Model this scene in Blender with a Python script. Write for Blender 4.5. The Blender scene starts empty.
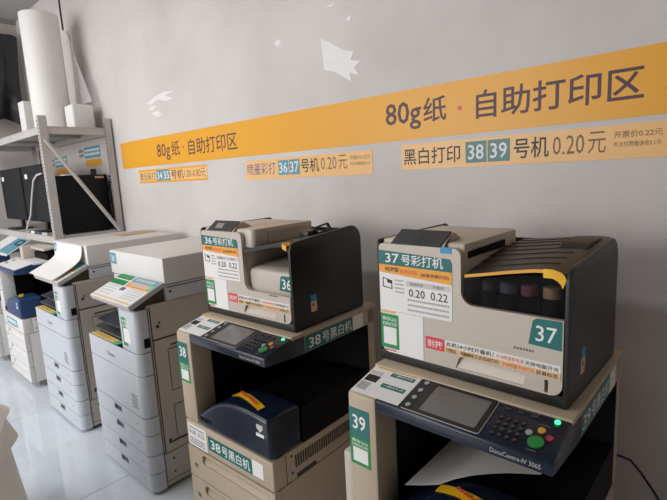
import bpy, bmesh, math, random
from mathutils import Vector, Matrix
from mathutils.geometry import tessellate_polygon
random.seed(7)
S = bpy.context.scene
COL = S.collection

# ------------------------------------------------------------------ camera
YAW, PITCH, ROLL, FPX = -0.745616, 0.162045, -0.0524478, 469.2567
def cam_basis():
    f = Vector((math.sin(YAW)*math.cos(PITCH), math.cos(YAW)*math.cos(PITCH), -math.sin(PITCH)))
    r = Vector((math.cos(YAW), -math.sin(YAW), 0)); u = r.cross(f)
    c, s = math.cos(ROLL), math.sin(ROLL)
    return c*r + s*u, -s*r + c*u, f
cd = bpy.data.cameras.new('camera'); cam = bpy.data.objects.new('camera', cd); COL.objects.link(cam)
cr, cu, cf = cam_basis()
M = Matrix((cr, cu, -cf)).transposed().to_4x4(); M.translation = (0, 0, 1.5); cam.matrix_world = M
cd.sensor_fit = 'HORIZONTAL'; cd.sensor_width = 36.0; cd.lens = 36.0*FPX/667.0; cd.clip_start = 0.02
S.camera = cam

# ------------------------------------------------------------------ world, light, exposure
W = bpy.data.worlds.new('world'); S.world = W; W.use_nodes = True
bg = W.node_tree.nodes['Background']; bg.inputs[0].default_value = (0.78, 0.88, 1.0, 1); bg.inputs[1].default_value = 0.6
def area(name, loc, target, sx, sy, power, color):
    l = bpy.data.lights.new(name, 'AREA'); l.shape = 'RECTANGLE'; l.size = sx; l.size_y = sy; l.energy = power; l.color = color
    o = bpy.data.objects.new(name, l); COL.objects.link(o); o.location = loc
    o.rotation_euler = (Vector(target)-Vector(loc)).to_track_quat('-Z', 'Z').to_euler(); return o
# daylight through an unseen front window, added to account for the light
area('added_daylight', (-3.7, -4.18, 2.05), (-3.0, 1.7, 1.3), 3.8, 2.0, 158, (1.0, 0.985, 0.97))
# two unseen ceiling lights, added to brighten lids, floor and wall
for lx_ in (-4.5, -2.7): area('added_ceiling_light', (lx_, -0.75, 3.195), (lx_, -0.75, 0), 1.15, 0.28, 24, (0.97, 0.985, 1.0))
S.view_settings.view_transform = 'Standard'; S.view_settings.look = 'None'
S.view_settings.gamma = 1.0; S.view_settings.use_curve_mapping = False
S.view_settings.exposure = 0.0

# ------------------------------------------------------------------ materials
def mat(name, col, rough=0.5, metal=0.0, var=0.04, scale=6.0, bump=0.0, bscale=60.0, spec=0.5, alpha=1.0, trans=0.0, emit=None, tint=None, det=4.0):
    m = bpy.data.materials.new(name); m.use_nodes = True
    nt = m.node_tree; b = nt.nodes['Principled BSDF']
    b.inputs['Roughness'].default_value = rough; b.inputs['Metallic'].default_value = metal
    b.inputs['Specular IOR Level'].default_value = spec; b.inputs['Alpha'].default_value = alpha
    b.inputs['Transmission Weight'].default_value = trans
    tc = nt.nodes.new('ShaderNodeTexCoord')
    n = nt.nodes.new('ShaderNodeTexNoise'); n.inputs['Scale'].default_value = scale; n.inputs['Detail'].default_value = det
    nt.links.new(tc.outputs['Object'], n.inputs['Vector'])
    mx = nt.nodes.new('ShaderNodeMix'); mx.data_type = 'RGBA'
    c2 = tint if tint else tuple(max(0, c*(1-2*var)) for c in col)
    mx.inputs[6].default_value = (*col, 1); mx.inputs[7].default_value = (*c2, 1)
    rp = nt.nodes.new('ShaderNodeMapRange'); rp.inputs[1].default_value = 0.35; rp.inputs[2].default_value = 0.7
    nt.links.new(n.outputs['Fac'], rp.inputs[0]); nt.links.new(rp.outputs[0], mx.inputs[0])
    nt.links.new(mx.outputs[2], b.inputs['Base Color'])
    if bump > 0:
        n2 = nt.nodes.new('ShaderNodeTexNoise'); n2.inputs['Scale'].default_value = bscale
        nt.links.new(tc.outputs['Object'], n2.inputs['Vector'])
        bp = nt.nodes.new('ShaderNodeBump'); bp.inputs['Strength'].default_value = bump; bp.inputs['Distance'].default_value = 0.004
        nt.links.new(n2.outputs['Fac'], bp.inputs['Height']); nt.links.new(bp.outputs[0], b.inputs['Normal'])
    if emit:
        b.inputs['Emission Color'].default_value = (*emit[:3], 1); b.inputs['Emission Strength'].default_value = emit[3]
    return m
def sr(r, g, b):
    f = lambda c: ((c/255+0.055)/1.055)**2.4 if c > 10 else c/255/12.92
    return (f(r), f(g), f(b))
MT = dict(
    wall=mat('wall_paint', sr(217, 211, 208), 0.6, var=0.0, tint=sr(203, 196, 193), scale=2.2, bump=0.2, bscale=35, det=6),
    dark_wall=mat('dark_unseen_wall', sr(112, 96, 82), 0.7, var=0.1, scale=3),  # colour of the unseen right wall, darkened to cut bounce light
    patch=mat('bare_white_patch', sr(238, 235, 232), 0.45, scale=20, var=0.02),
    ceil=mat('ceiling_panel', sr(178, 176, 174), 0.7, bump=0.1),
    tile=mat('glazed_tile', sr(224, 231, 238), 0.03, var=0.03, scale=3, spec=0.7, tint=sr(214, 221, 228)),
    grout=mat('grout', sr(150, 146, 140), 0.8, scale=40),
    cream=mat('cream_plastic', sr(190, 173, 150), 0.42, var=0.02, bump=0.05, bscale=250),
    hpw=mat('ivory_plastic', sr(203, 192, 179), 0.38, var=0.02, bump=0.04, bscale=250),
    white=mat('cool_white_plastic', sr(228, 226, 224), 0.38, var=0.02, bump=0.04, bscale=250),
    coolw=mat('grey_white_plastic', sr(199, 203, 210), 0.4, var=0.02, bump=0.04, bscale=250),
    flank=mat('shaded_side_plastic', sr(190, 183, 174), 0.42, var=0.02, bump=0.04, bscale=250),  # same plastic as the fronts, with the sides' shade put into the colour
    grey=mat('grey_plastic', sr(150, 148, 146), 0.45),
    lgrey=mat('pale_grey_plastic', sr(196, 192, 188), 0.45),
    dgrey=mat('dark_grey_plastic', sr(62, 62, 64), 0.4),
    display=mat('dark_display', sr(74, 72, 72), 0.22, var=0.1, scale=12),
    black=mat('black_plastic', sr(30, 29, 29), 0.42, var=0.08, bump=0.1, bscale=300),
    mon=mat('matt_black_case', sr(26, 28, 33), 0.55, spec=0.2, var=0.05),
    lid=mat('black_ribbed', sr(48, 45, 44), 0.4),
    dark=mat('cavity_black', sr(12, 12, 14), 0.6, spec=0.15),
    navy=mat('navy_plastic', sr(17, 28, 48), 0.26, var=0.08, bump=0.03, bscale=250),
    navyl=mat('blue_plastic', sr(36, 66, 112), 0.3, var=0.08),
    screen=mat('lcd_screen', sr(120, 117, 114), 0.16, var=0.04),
    gap=mat('panel_gap', sr(70, 64, 58), 0.8),
    teal=mat('teal_print', sr(16, 108, 104), 0.35, var=0.03),
    green=mat('green_print', sr(12, 140, 74), 0.35, var=0.03),
    orange=mat('orange_print', sr(247, 168, 62), 0.4, var=0.03),
    banner=mat('banner_yellow', sr(240, 170, 32), 0.4, var=0.008, scale=3),
    strip=mat('pale_orange_print', sr(248, 196, 126), 0.4, var=0.02, scale=3),
    pyel=mat('pale_yellow_print', sr(255, 226, 140), 0.4, var=0.02),
    yellow=mat('yellow_tape', sr(246, 200, 30), 0.4, tint=sr(236, 170, 20), scale=18),
    otape=mat('orange_tape', sr(240, 172, 60), 0.4, var=0.04),
    paper=mat('white_paper', sr(238, 236, 234), 0.55, var=0.01),
    palep=mat('pale_grey_print', sr(208, 204, 204), 0.5),
    ink=mat('black_print', sr(34, 30, 32), 0.5),
    inkp=mat('plum_print', sr(84, 52, 62), 0.5),
    inkg=mat('grey_print', sr(110, 106, 108), 0.5),
    inkl=mat('faint_print', sr(172, 167, 168), 0.5),
    inkb=mat('brown_print', sr(128, 92, 54), 0.5),
    wink=mat('white_print', sr(240, 240, 240), 0.5),
    red=mat('red_print', sr(226, 64, 78), 0.4),
    redt=mat('orange_red_print', sr(232, 104, 60), 0.5),
    peach=mat('peach_print', sr(240, 200, 150), 0.45),
    cyan=mat('cyan_sticker', sr(50, 150, 196), 0.35),
    steel=mat('painted_steel', sr(196, 192, 188), 0.45, var=0.05, bump=0.06),
    dsteel=mat('slot_dark', sr(90, 84, 80), 0.6),
    rollp=mat('paper_roll', sr(240, 236, 232), 0.55, var=0.015),
    film=mat('clear_film', sr(240, 240, 240), 0.2, alpha=0.3),
    smoke=mat('smoked_plastic', sr(16, 14, 14), 0.3, alpha=0.3, spec=0.2),
    bag=mat('black_bag', sr(52, 54, 60), 0.35, var=0.15, scale=10, bump=0.5, bscale=12),
    redc=mat('red_cloth', sr(206, 40, 40), 0.7),
    cloth=mat('beige_cloth', sr(246, 238, 228), 0.85, var=0.03, bump=0.2, bscale=200),
    btnw=mat('pale_button', sr(170, 172, 176), 0.35),
    btng=mat('green_button', sr(40, 140, 66), 0.35),
    btny=mat('yellow_button', sr(230, 170, 50), 0.35),
    btnr=mat('red_button', sr(180, 60, 80), 0.35),
    led=mat('green_led', (0.05, 0.9, 0.25), 0.3, emit=(0.05, 1.0, 0.3, 2.2)),
    capk=mat('grey_cap', sr(66, 62, 60), 0.45), capc=mat('blue_grey_cap', sr(100, 108, 122), 0.45),
    capm=mat('magenta_cap', sr(150, 84, 104), 0.45), capy=mat('tan_cap', sr(206, 170, 132), 0.45),
    cable=mat('black_cable', sr(28, 26, 26), 0.5), cablew=mat('white_cable', sr(214, 210, 208), 0.5),
    card=mat('brown_board', sr(200, 172, 140), 0.7),
    violet=mat('violet_print', sr(110, 100, 150), 0.5), mint=mat('mint_print', sr(120, 214, 170), 0.45), tealp=mat('soft_teal_print', sr(92, 158, 176), 0.45),
    wglass=mat('window_frame', sr(180, 180, 180), 0.4, metal=0.6),
)

# ------------------------------------------------------------------ mesh helpers
class Frame:
    def __init__(s, o, u, v):
        s.o, s.u, s.v = Vector(o), Vector(u).normalized(), Vector(v).normalized(); s.n = s.u.cross(s.v)
    def at(s, x, y, h=0.0): return s.o + s.u*x + s.v*y + s.n*h
def front(y=0.0): return Frame((0, y, 0), (1, 0, 0), (0, 0, 1))           # faces -y
def right(x): return Frame((x, 0, 0), (0, 1, 0), (0, 0, 1))               # faces +x
def top(z): return Frame((0, 0, z), (1, 0, 0), (0, 1, 0))                 # faces +z

def arc(cx, cy, r, a0, a1, n=6):
    return [(cx+r*math.cos(math.radians(a0+(a1-a0)*i/n)), cy+r*math.sin(math.radians(a0+(a1-a0)*i/n))) for i in range(n+1)]
def rrect(x0, x1, y0, y1, r, n=5):
    return arc(x1-r, y0+r, r, -90, 0, n)+arc(x1-r, y1-r, r, 0, 90, n)+arc(x0+r, y1-r, r, 90, 180, n)+arc(x0+r, y0+r, r, 180, 270, n)

class MB:
    def __init__(s): s.v = []; s.f = []; s.words = []
    def add(s, vs, fs):
        b = len(s.v); s.v += [tuple(v) for v in vs]; s.f += [tuple(i+b for i in f) for f in fs]; return s
    def box(s, x0, x1, y0, y1, z0, z1):
        return s.add([(x0,y0,z0),(x1,y0,z0),(x1,y1,z0),(x0,y1,z0),(x0,y0,z1),(x1,y0,z1),(x1,y1,z1),(x0,y1,z1)],
              [(0,3,2,1),(4,5,6,7),(0,1,5,4),(1,2,6,5),(2,3,7,6),(3,0,4,7)])
    def fbox(s, fr, x0, x1, y0, y1, h0=0.0, h1=0.001):                     # box standing on a frame
        return s.poly(fr, [(x0,y0),(x1,y0),(x1,y1),(x0,y1)], h0, h1)
    def poly(s, fr, outer, h0, h1, holes=()):                              # outline (ccw) with holes, extruded along the frame's normal
        loops = [list(outer)]+[list(h) for h in holes]
        flat = [p for l in loops for p in l]; n = len(flat)
        tris = tessellate_polygon([[Vector((p[0], p[1], 0)) for p in l] for l in loops])
        if len(loops) == 1: tris = [tuple(range(n))]
        def area2(t): return sum(flat[t[i]][0]*flat[t[(i+1)%len(t)]][1]-flat[t[(i+1)%len(t)]][0]*flat[t[i]][1] for i in range(len(t)))
        tris = [t if area2(t) > 0 else tuple(reversed(t)) for t in tris]
        vs = [fr.at(p[0], p[1], h1) for p in flat]+[fr.at(p[0], p[1], h0) for p in flat]
        fs = [tuple(t) for t in tris]+[tuple(i+n for i in reversed(t)) for t in tris]
        k = 0
        for li, l in enumerate(loops):
            m = len(l); a = sum(l[i][0]*l[(i+1)%m][1]-l[(i+1)%m][0]*l[i][1] for i in range(m))
            ccw = (a > 0) if li == 0 else (a < 0)
            for i in range(m):
                p, q = k+i, k+(i+1) % m
                fs.append((p, p+n, q+n, q) if ccw else (p, q, q+n, p+n))
            k += m
        return s.add(vs, fs)
    def prism_x(s, pts, x0, x1):                                           # (y,z) outline extruded along x
        return s.poly(Frame((0,0,0), (0,1,0), (0,0,1)), pts, x0, x1)
    def prism_y(s, pts, y0, y1):                                           # (x,z) outline extruded along y
        return s.poly(Frame((0,0,0), (1,0,0), (0,0,1)), pts, -y1, -y0)
    def tube(s, pts, r, n=8):
        pts = [Vector(p) for p in pts]; rings = []
        for i, p in enumerate(pts):
            d = (pts[min(i+1, len(pts)-1)]-pts[max(i-1, 0)]).normalized()
            a = d.orthogonal().normalized() if i == 0 else (rings[-1][1]-d*rings[-1][1].dot(d)).normalized()
            rings.append((p, a, d.cross(a)))
        vs = [p+(a*math.cos(2*math.pi*j/n)+b*math.sin(2*math.pi*j/n))*r for p, a, b in rings for j in range(n)]
        fs = [(i*n+j, i*n+(j+1)%n, (i+1)*n+(j+1)%n, (i+1)*n+j) for i in range(len(pts)-1) for j in range(n)]
        fs += [tuple(range(n-1, -1, -1)), tuple((len(pts)-1)*n+j for j in range(n))]
        return s.add(vs, fs)
    def lathe(s, c, prof, n=20):                                           # (r,z) profile about a vertical axis
        vs = [(c[0]+r*math.cos(2*math.pi*j/n), c[1]+r*math.sin(2*math.pi*j/n), c[2]+z) for r, z in prof for j in range(n)]
        fs = [(i*n+j, i*n+(j+1)%n, (i+1)*n+(j+1)%n, (i+1)*n+j) for i in range(len(prof)-1) for j in range(n)]
        fs += [tuple(range(n-1, -1, -1)), tuple((len(prof)-1)*n+j for j in range(n))]
        return s.add(vs, fs)
    def disc(s, fr, x, y, r, h0, h1, n=16):
        return s.poly(fr, [(x+r*math.cos(2*math.pi*i/n), y+r*math.sin(2*math.pi*i/n)) for i in range(n)], h0, h1)
    def sheet(s, grid, t=0.0006):                                          # a thin solid sheet through a grid of points
        R, C = len(grid), len(grid[0]); g = [[Vector(p) for p in r] for r in grid]
        vs = []
        nrm = []
        for i in range(R):
            for j in range(C):
                du = g[i][min(j+1, C-1)]-g[i][max(j-1, 0)]; dv = g[min(i+1, R-1)][j]-g[max(i-1, 0)][j]
                nrm.append(du.cross(dv).normalized())
        vs = [g[i][j]+nrm[i*C+j]*t for i in range(R) for j in range(C)]+[g[i][j] for i in range(R) for j in range(C)]
        N = R*C; fs = []
        for i in range(R-1):
            for j in range(C-1):
                a, b, c, d = i*C+j, i*C+j+1, (i+1)*C+j+1, (i+1)*C+j
                fs += [(a, b, c, d), (d+N, c+N, b+N, a+N)]
        for j in range(C-1):
            fs += [(j+1, j, j+N, j+1+N), ((R-1)*C+j, (R-1)*C+j+1, (R-1)*C+j+1+N, (R-1)*C+j+N)]
        for i in range(R-1):
            fs += [(i*C, (i+1)*C, (i+1)*C+N, i*C+N), ((i+1)*C+C-1, i*C+C-1, i*C+C-1+N, (i+1)*C+C-1+N)]
        return s.add(vs, fs)
    def text(s, fr, txt, x, y, w=None, h=None, bold=0.0, lift=0.0016, slant=0.0):
        c = bpy.data.curves.new('print', 'FONT'); c.body = txt; c.resolution_u = 2; c.offset = bold
        o = bpy.data.objects.new('print', c); m = bpy.data.meshes.new_from_object(o)
        xs = [v.co.x for v in m.vertices]; ys = [v.co.y for v in m.vertices]
        x0, x1, y0, y1 = min(xs), max(xs), min(ys), max(ys)
        sx = w/(x1-x0) if w else h/(y1-y0); sy = h/(y1-y0) if h else sx
        v0, f0 = len(s.v), len(s.f)
        s.add([fr.at(x+(v.co.x-x0)*sx+(v.co.y-y0)*sy*slant, y+(v.co.y-y0)*sy, lift) for v in m.vertices], [tuple(p.vertices) for p in m.polygons])
        s.words.append((v0, len(s.v), f0, len(s.f)))
        bpy.data.objects.remove(o); bpy.data.meshes.remove(m); bpy.data.curves.remove(c)
        return s
    def build(s, name, m, parent=None, bevel=0.0, seg=2, angle=35, loc=None):
        if len(s.words) > 1:                                               # every printed word is a piece of its own
            for v0, v1, f0, f1 in s.words:
                w = MB(); w.v = s.v[v0:v1]; w.f = [tuple(i-v0 for i in f) for f in s.f[f0:f1]]; o = w.build(name, m, parent)
            return o
        me = bpy.data.meshes.new(name)
        bm = bmesh.new(); vs = [bm.verts.new(v) for v in s.v]
        for f in s.f:
            try: bm.faces.new([vs[i] for i in f])
            except ValueError: pass
        if bevel > 0:
            bm.normal_update()
            es = [e for e in bm.edges if len(e.link_faces) == 2 and e.calc_face_angle(0) > math.radians(angle)]
            bmesh.ops.bevel(bm, geom=es, offset=bevel, segments=seg, affect='EDGES', clamp_overlap=True, profile=0.5)
        bm.normal_update(); bm.to_mesh(me); bm.free()
        for p in me.polygons: p.use_smooth = True
        me.set_sharp_from_angle(angle=math.radians(32))
        me.materials.append(MT[m] if isinstance(m, str) else m)
        o = bpy.data.objects.new(name, me); COL.objects.link(o)
        if parent: o.parent = parent
        if loc: o.location = loc
        return o
def tag(o, label, cat, group=None):
    o['label'] = label; o['category'] = cat
    if group: o['group'] = group
    return o
def thing(name, label, cat, loc=(0,0,0), rz=0.0, group=None):
    o = bpy.data.objects.new(name, None); COL.objects.link(o); o.empty_display_size = 0.05
    o.location = loc; o.rotation_euler = (0, 0, rz); return tag(o, label, cat, group)
def struct(o): o['kind'] = 'structure'; return o
def sign(parent, name, fr, x0, x1, y0, y1, m, h=0.0012, outline=None, base=0.0):
    return MB().poly(fr, outline or [(x0,y0),(x1,y0),(x1,y1),(x0,y1)], base, h).build(name, m, parent)
def lines(mb, fr, x0, x1, ys, hh, lift0, lift1, seed=0):                   # rows of print too small to read: broken bars of print
    rnd = random.Random(seed)
    for y in ys:
        x = x0
        while x < x1-0.002:
            w = min(rnd.uniform(0.6, 1.0)*hh*1.1, x1-x); mb.fbox(fr, x, x+w, y, y+hh, lift0, lift1); x += w+hh*0.35
    return mb

# ------------------------------------------------------------------ the room
WY, LX, RX, FY, CZ = 1.72, -6.03, 1.25, -4.30, 3.262
fl = struct(MB().box(LX-0.1, RX+0.1, FY-0.1, WY+0.1, -0.06, -0.004).build('floor', 'grout'))
TX, TY, G = 1.195, 0.8, 0.0025
tm = {}
ix = 0
x = -2.352-3*TX
tiles = []
while x < RX:
    y = 0.30-6*TY
    while y < WY:
        a, b, c, d = max(x, LX), min(x+TX, RX), max(y, FY), min(y+TY, WY)
        if b-a > 0.02 and d-c > 0.02: tiles.append((a+G/2, b-G/2, c+G/2, d-G/2))
        y += TY
    x += TX
for a, b, c, d in tiles:
    key = (round(b-a, 4), round(d-c, 4))
    if key not in tm:
        o = MB().box(-key[0]/2, key[0]/2, -key[1]/2, key[1]/2, -0.004, 0.0).build('tile', 'tile', fl, bevel=0.0008, seg=1); tm[key] = o.data
    else:
        o = bpy.data.objects.new('tile', tm[key]); COL.objects.link(o); o.parent = fl
    o.location = ((a+b)/2, (c+d)/2, 0)
wb = struct(MB().box(LX-0.1, RX+0.1, WY, WY+0.1, 0, CZ).build('wall_back', 'wall'))
struct(MB().box(LX-0.1, LX, FY-0.1, WY, 0, CZ).build('wall_left', 'wall'))
struct(MB().box(RX, RX+0.1, FY-0.1, WY, 0, CZ).build('wall_right', 'dark_wall'))
wx0, wx1, wz0, wz1 = -5.7, -1.7, 0.95, 3.15
struct(MB().poly(Frame((0, FY, 0), (1,0,0), (0,0,1)), [(LX, 0), (RX, 0), (RX, CZ), (LX, CZ)], 0, 0.1, holes=[[(wx0, wz0), (wx0, wz1), (wx1, wz1), (wx1, wz0)]]).build('wall_front', 'wall'))
wf = MB()
for xx in (wx0, (wx0+wx1)/2-0.025, wx1-0.05): wf.box(xx, xx+0.05, FY-0.07, FY-0.03, wz0, wz1)
for zz in (wz0, wz1-0.05): wf.box(wx0+0.05, wx1-0.05, FY-0.065, FY-0.035, zz, zz+0.05)
struct(wf.build('added_window_1', 'wglass'))  # unseen window, added to go with the daylight
cl = struct(MB().box(LX-0.1, RX+0.1, FY-0.1, WY+0.1, CZ, CZ+0.08).build('ceiling', 'ceil'))
# ceiling strip along the left wall
struct(MB().box(LX, LX+0.03, FY, WY, CZ-0.035, CZ).build('trim_1', 'grey'))
for lx_, ll_ in ((-4.5, 'added unseen flat ceiling lamp over the aisle before the metal shelf'), (-2.7, 'added unseen flat ceiling lamp over the aisle before the tall white copiers')):
    lp = thing('added_ceiling_lamp', ll_, 'lamp', (lx_, -0.75, CZ), group='added ceiling lamps')
    MB().box(-0.6, 0.6, -0.16, 0.16, -0.06, 0).build('housing', 'steel', lp, bevel=0.004)  # housing made up for the added overhead light
# bare patches where the wall paint has peeled off
WF = Frame((0, WY, 0), (1,0,0), (0,0,1))
for pts in ([(-1.60,2.13),(-1.585,1.985),(-1.52,1.965),(-1.42,1.905),(-1.428,1.945),(-1.375,1.925),(-1.40,1.965),(-1.365,1.985),(-1.42,2.0),(-1.40,2.03),(-1.47,2.055),(-1.54,2.10)],
            [(-3.36,2.065),(-3.30,2.05),(-3.18,2.07),(-3.06,2.045),(-2.98,2.055),(-3.08,2.082),(-2.96,2.10),(-3.10,2.112),(-3.22,2.10)],
            [(-3.30,1.99),(-3.22,1.955),(-3.14,1.965),(-3.20,2.0)], [(-3.34,2.02),(-3.27,2.012),(-3.20,2.03),(-3.28,2.04)],
            [(-1.935,2.175),(-1.90,2.16),(-1.865,2.17),(-1.90,2.19)], [(-1.44,2.18),(-1.415,2.16),(-1.40,2.19)], [(-1.55,2.26),(-1.52,2.25),(-1.50,2.262)], [(-1.42,2.31),(-1.395,2.29),(-1.39,2.31)]):
    MB().poly(WF, pts if sum(pts[i][0]*pts[(i+1)%len(pts)][1]-pts[(i+1)%len(pts)][0]*pts[i][1] for i in range(len(pts))) > 0 else pts[::-1], 0, 0.0015).build('peeled_patch', 'patch', wb)
tag(MB().tube([(-4.72, WY-0.006, CZ), (-4.72, WY-0.006, 2.88)], 0.008).build('wall_cable', 'dgrey'), 'thin dark cable running down the wall from the ceiling beside the paper roll', 'cable')

# ------------------------------------------------------------------ wall banner and price strips
def wsign(name, label, x0, x1, z0, z1, m, h=0.0015):
    o = thing(name, label, 'sign', (x0, WY, z0))
    MB().fbox(Frame((0,0,0), (1,0,0), (0,0,1)), 0, x1-x0, 0, z1-z0, 0, h).build('backing', m, o)
    return o, Frame((-x0, 0, -z0), (1,0,0), (0,0,1))
b, F = wsign('wall_banner', 'long yellow banner with large dark Chinese lettering running along the white wall', -3.86, 0.25, 1.622, 1.824, 'banner')
MB().text(F, '80g', -1.238, 1.662, 0.178, 0.118, 0.012).text(F, '纸', -1.05, 1.683, 0.105, 0.098, 0.012).text(F, '自助打印区', -0.822, 1.672, 0.535, 0.103, 0.012).build('lettering', 'inkp', b)
MB().text(F, '80g', -3.275, 1.652, 0.185, 0.118, 0.006).text(F, '纸', -3.068, 1.675, 0.108, 0.1, 0.006).text(F, '自助打印区', -2.851, 1.668, 0.539, 0.103, 0.006).build('lettering', 'inkp', b)
MB().disc(F, -0.888, 1.722, 0.009, 0.0015, 0.002).build('red_dot', 'red', b)
MB().disc(F, -2.909, 1.725, 0.009, 0.0015, 0.002).build('red_dot', 'red', b)
MB().fbox(F, -3.86, -3.80, 1.6225, 1.8235, 0.0016, 0.0022).build('end_strip', 'otape', b)
s, F = wsign('price_strip', 'pale orange price strip reading 38 39 directly below the banner at right', -1.162, 0.1, 1.497, 1.603, 'strip')
MB().text(F, '黑白打印', -1.15, 1.517, 0.262, 0.068, 0.008).text(F, '号机', -0.678, 1.517, 0.121, 0.072, 0.01).build('lettering', 'ink', s)
MB().fbox(F, -0.865, -0.781, 1.512, 1.592, 0.0015, 0.0022).build('number_tile', 'teal', s); MB().fbox(F, -0.776, -0.692, 1.512, 1.592, 0.0015, 0.0022).build('number_tile', 'teal', s)
MB().text(F, '38', -0.855, 1.524, 0.064, 0.056, 0.012, 0.0026).text(F, '39', -0.766, 1.524, 0.064, 0.056, 0.012, 0.0026).build('white_lettering', 'wink', s)
MB().text(F, '0.20', -0.544, 1.522, 0.098, 0.062).text(F, '元', -0.435, 1.52, 0.052, 0.068).build('price_lettering', 'inkb', s)
MB().text(F, '开票价0.22元', -0.362, 1.562, 0.128, 0.021, 0.01).text(F, '每次付费赠送收0.1元', -0.362, 1.534, 0.126, 0.017, 0.006).build('small_lettering', 'inkb', s)
s, F = wsign('price_strip', 'pale orange price strip reading 36 37 in the middle of the wall', -2.25, -1.318, 1.487, 1.595, 'strip')
MB().text(F, '喷墨彩打', -2.235, 1.512, 0.25, 0.066, 0.004).build('lettering', 'violet', s)
MB().text(F, '号机', -1.785, 1.512, 0.13, 0.07, 0.01).build('dark_lettering', 'ink', s)
MB().fbox(F, -1.962, -1.882, 1.505, 1.583, 0.0015, 0.0022).build('number_tile', 'tealp', s); MB().fbox(F, -1.875, -1.795, 1.505, 1.583, 0.0015, 0.0022).build('number_tile', 'tealp', s)
MB().text(F, '36', -1.955, 1.516, 0.066, 0.056, 0.012, 0.0026).text(F, '37', -1.868, 1.516, 0.066, 0.056, 0.012, 0.0026).build('white_lettering', 'wink', s)
MB().text(F, '0.20', -1.642, 1.52, 0.105, 0.06).text(F, '元', -1.525, 1.518, 0.056, 0.066).build('price_lettering', 'inkb', s)
MB().text(F, '开票价0.22元', -1.452, 1.557, 0.122, 0.02, 0.006).text(F, '每次付费赠送收0.1元', -1.452, 1.53, 0.122, 0.017, 0.004).build('small_lettering', 'inkb', s)
s, F = wsign('price_strip', 'short pale orange price strip reading 34 35 nearest the metal shelf', -3.60, -2.655, 1.50, 1.598, 'strip')
MB().fbox(F, -3.60, -2.655, 1.586, 1.598, 0.0015, 0.002).build('yellow_edge', 'banner', s); MB().fbox(F, -3.60, -2.655, 1.50, 1.512, 0.0015, 0.002).build('yellow_edge', 'banner', s)
MB().text(F, '激光彩打', -3.585, 1.52, 0.25, 0.058, 0.004).build('lettering', 'inkg', s)
MB().fbox(F, -3.322, -3.228, 1.512, 1.588, 0.002, 0.0026).build('number_tile', 'tealp', s); MB().fbox(F, -3.222, -3.128, 1.512, 1.588, 0.002, 0.0026).build('number_tile', 'tealp', s)
MB().text(F, '34', -3.312, 1.522, 0.075, 0.054, 0.012, 0.003).text(F, '35', -3.212, 1.522, 0.075, 0.054, 0.012, 0.003).build('white_lettering', 'wink', s)
MB().text(F, '号机', -3.11, 1.518, 0.165, 0.064, 0.008).build('dark_lettering', 'inkp', s)
MB().text(F, '1.00-0.80元', -2.93, 1.52, 0.255, 0.058).build('price_lettering', 'inkb', s)
# signs behind the shelf
for x0, x1, zt, lab in ((-5.42, -5.08, 1.80, 'teal and yellow wall sign behind the monitor at the far left'), (-4.62, -4.27, 1.845, 'teal and yellow wall sign seen above the black computer tower')):
    s = thing('wall_sign', lab, 'sign', (x0, WY, zt-0.18), group='signs behind the shelf')
    F = Frame((0,0,0), (1,0,0), (0,0,1)); w = x1-x0
    MB().fbox(F, 0, w, 0.082, 0.18, 0, 0.0015).build('teal_band', 'tealp', s)
    MB().fbox(F, 0.0, w, 0.01, 0.07, 0, 0.0015).build('yellow_band', 'banner', s)
    lines(MB(), F, 0.015, w-0.015, (0.105, 0.14), 0.022, 0.0015, 0.002, 3).build('print', 'paper', s)
    lines(MB(), F, -0.13, -0.03, (0.10, 0.14), 0.026, 0, 0.001, 4).build('side_print', 'inkg', s)

# ------------------------------------------------------------------ little cards shared by the machines
def scan_card(parent, fr, x0, x1, y0, y1, base=0.0):
    """green card with two lines of white print over a white square"""
    c = sign(parent, 'scan_card', fr, x0, x1, y0, y1, 'green', base+0.001, base=base)
    w, h = x1-x0, y1-y0
    MB().text(fr, '微信QQ', x0+w*0.10, y0+h*0.80, w*0.8, h*0.12, 0.01, base+0.0014).text(fr, '扫码打印', x0+w*0.10, y0+h*0.66, w*0.8, h*0.11, 0.01, base+0.0014).build('lettering', 'wink', c)
    MB().fbox(fr, x0+w*0.14, x1-w*0.12, y0+h*0.12, y0+h*0.62, base+0.001, base+0.0014).build('blank_square', 'paper', c)
    return c

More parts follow.
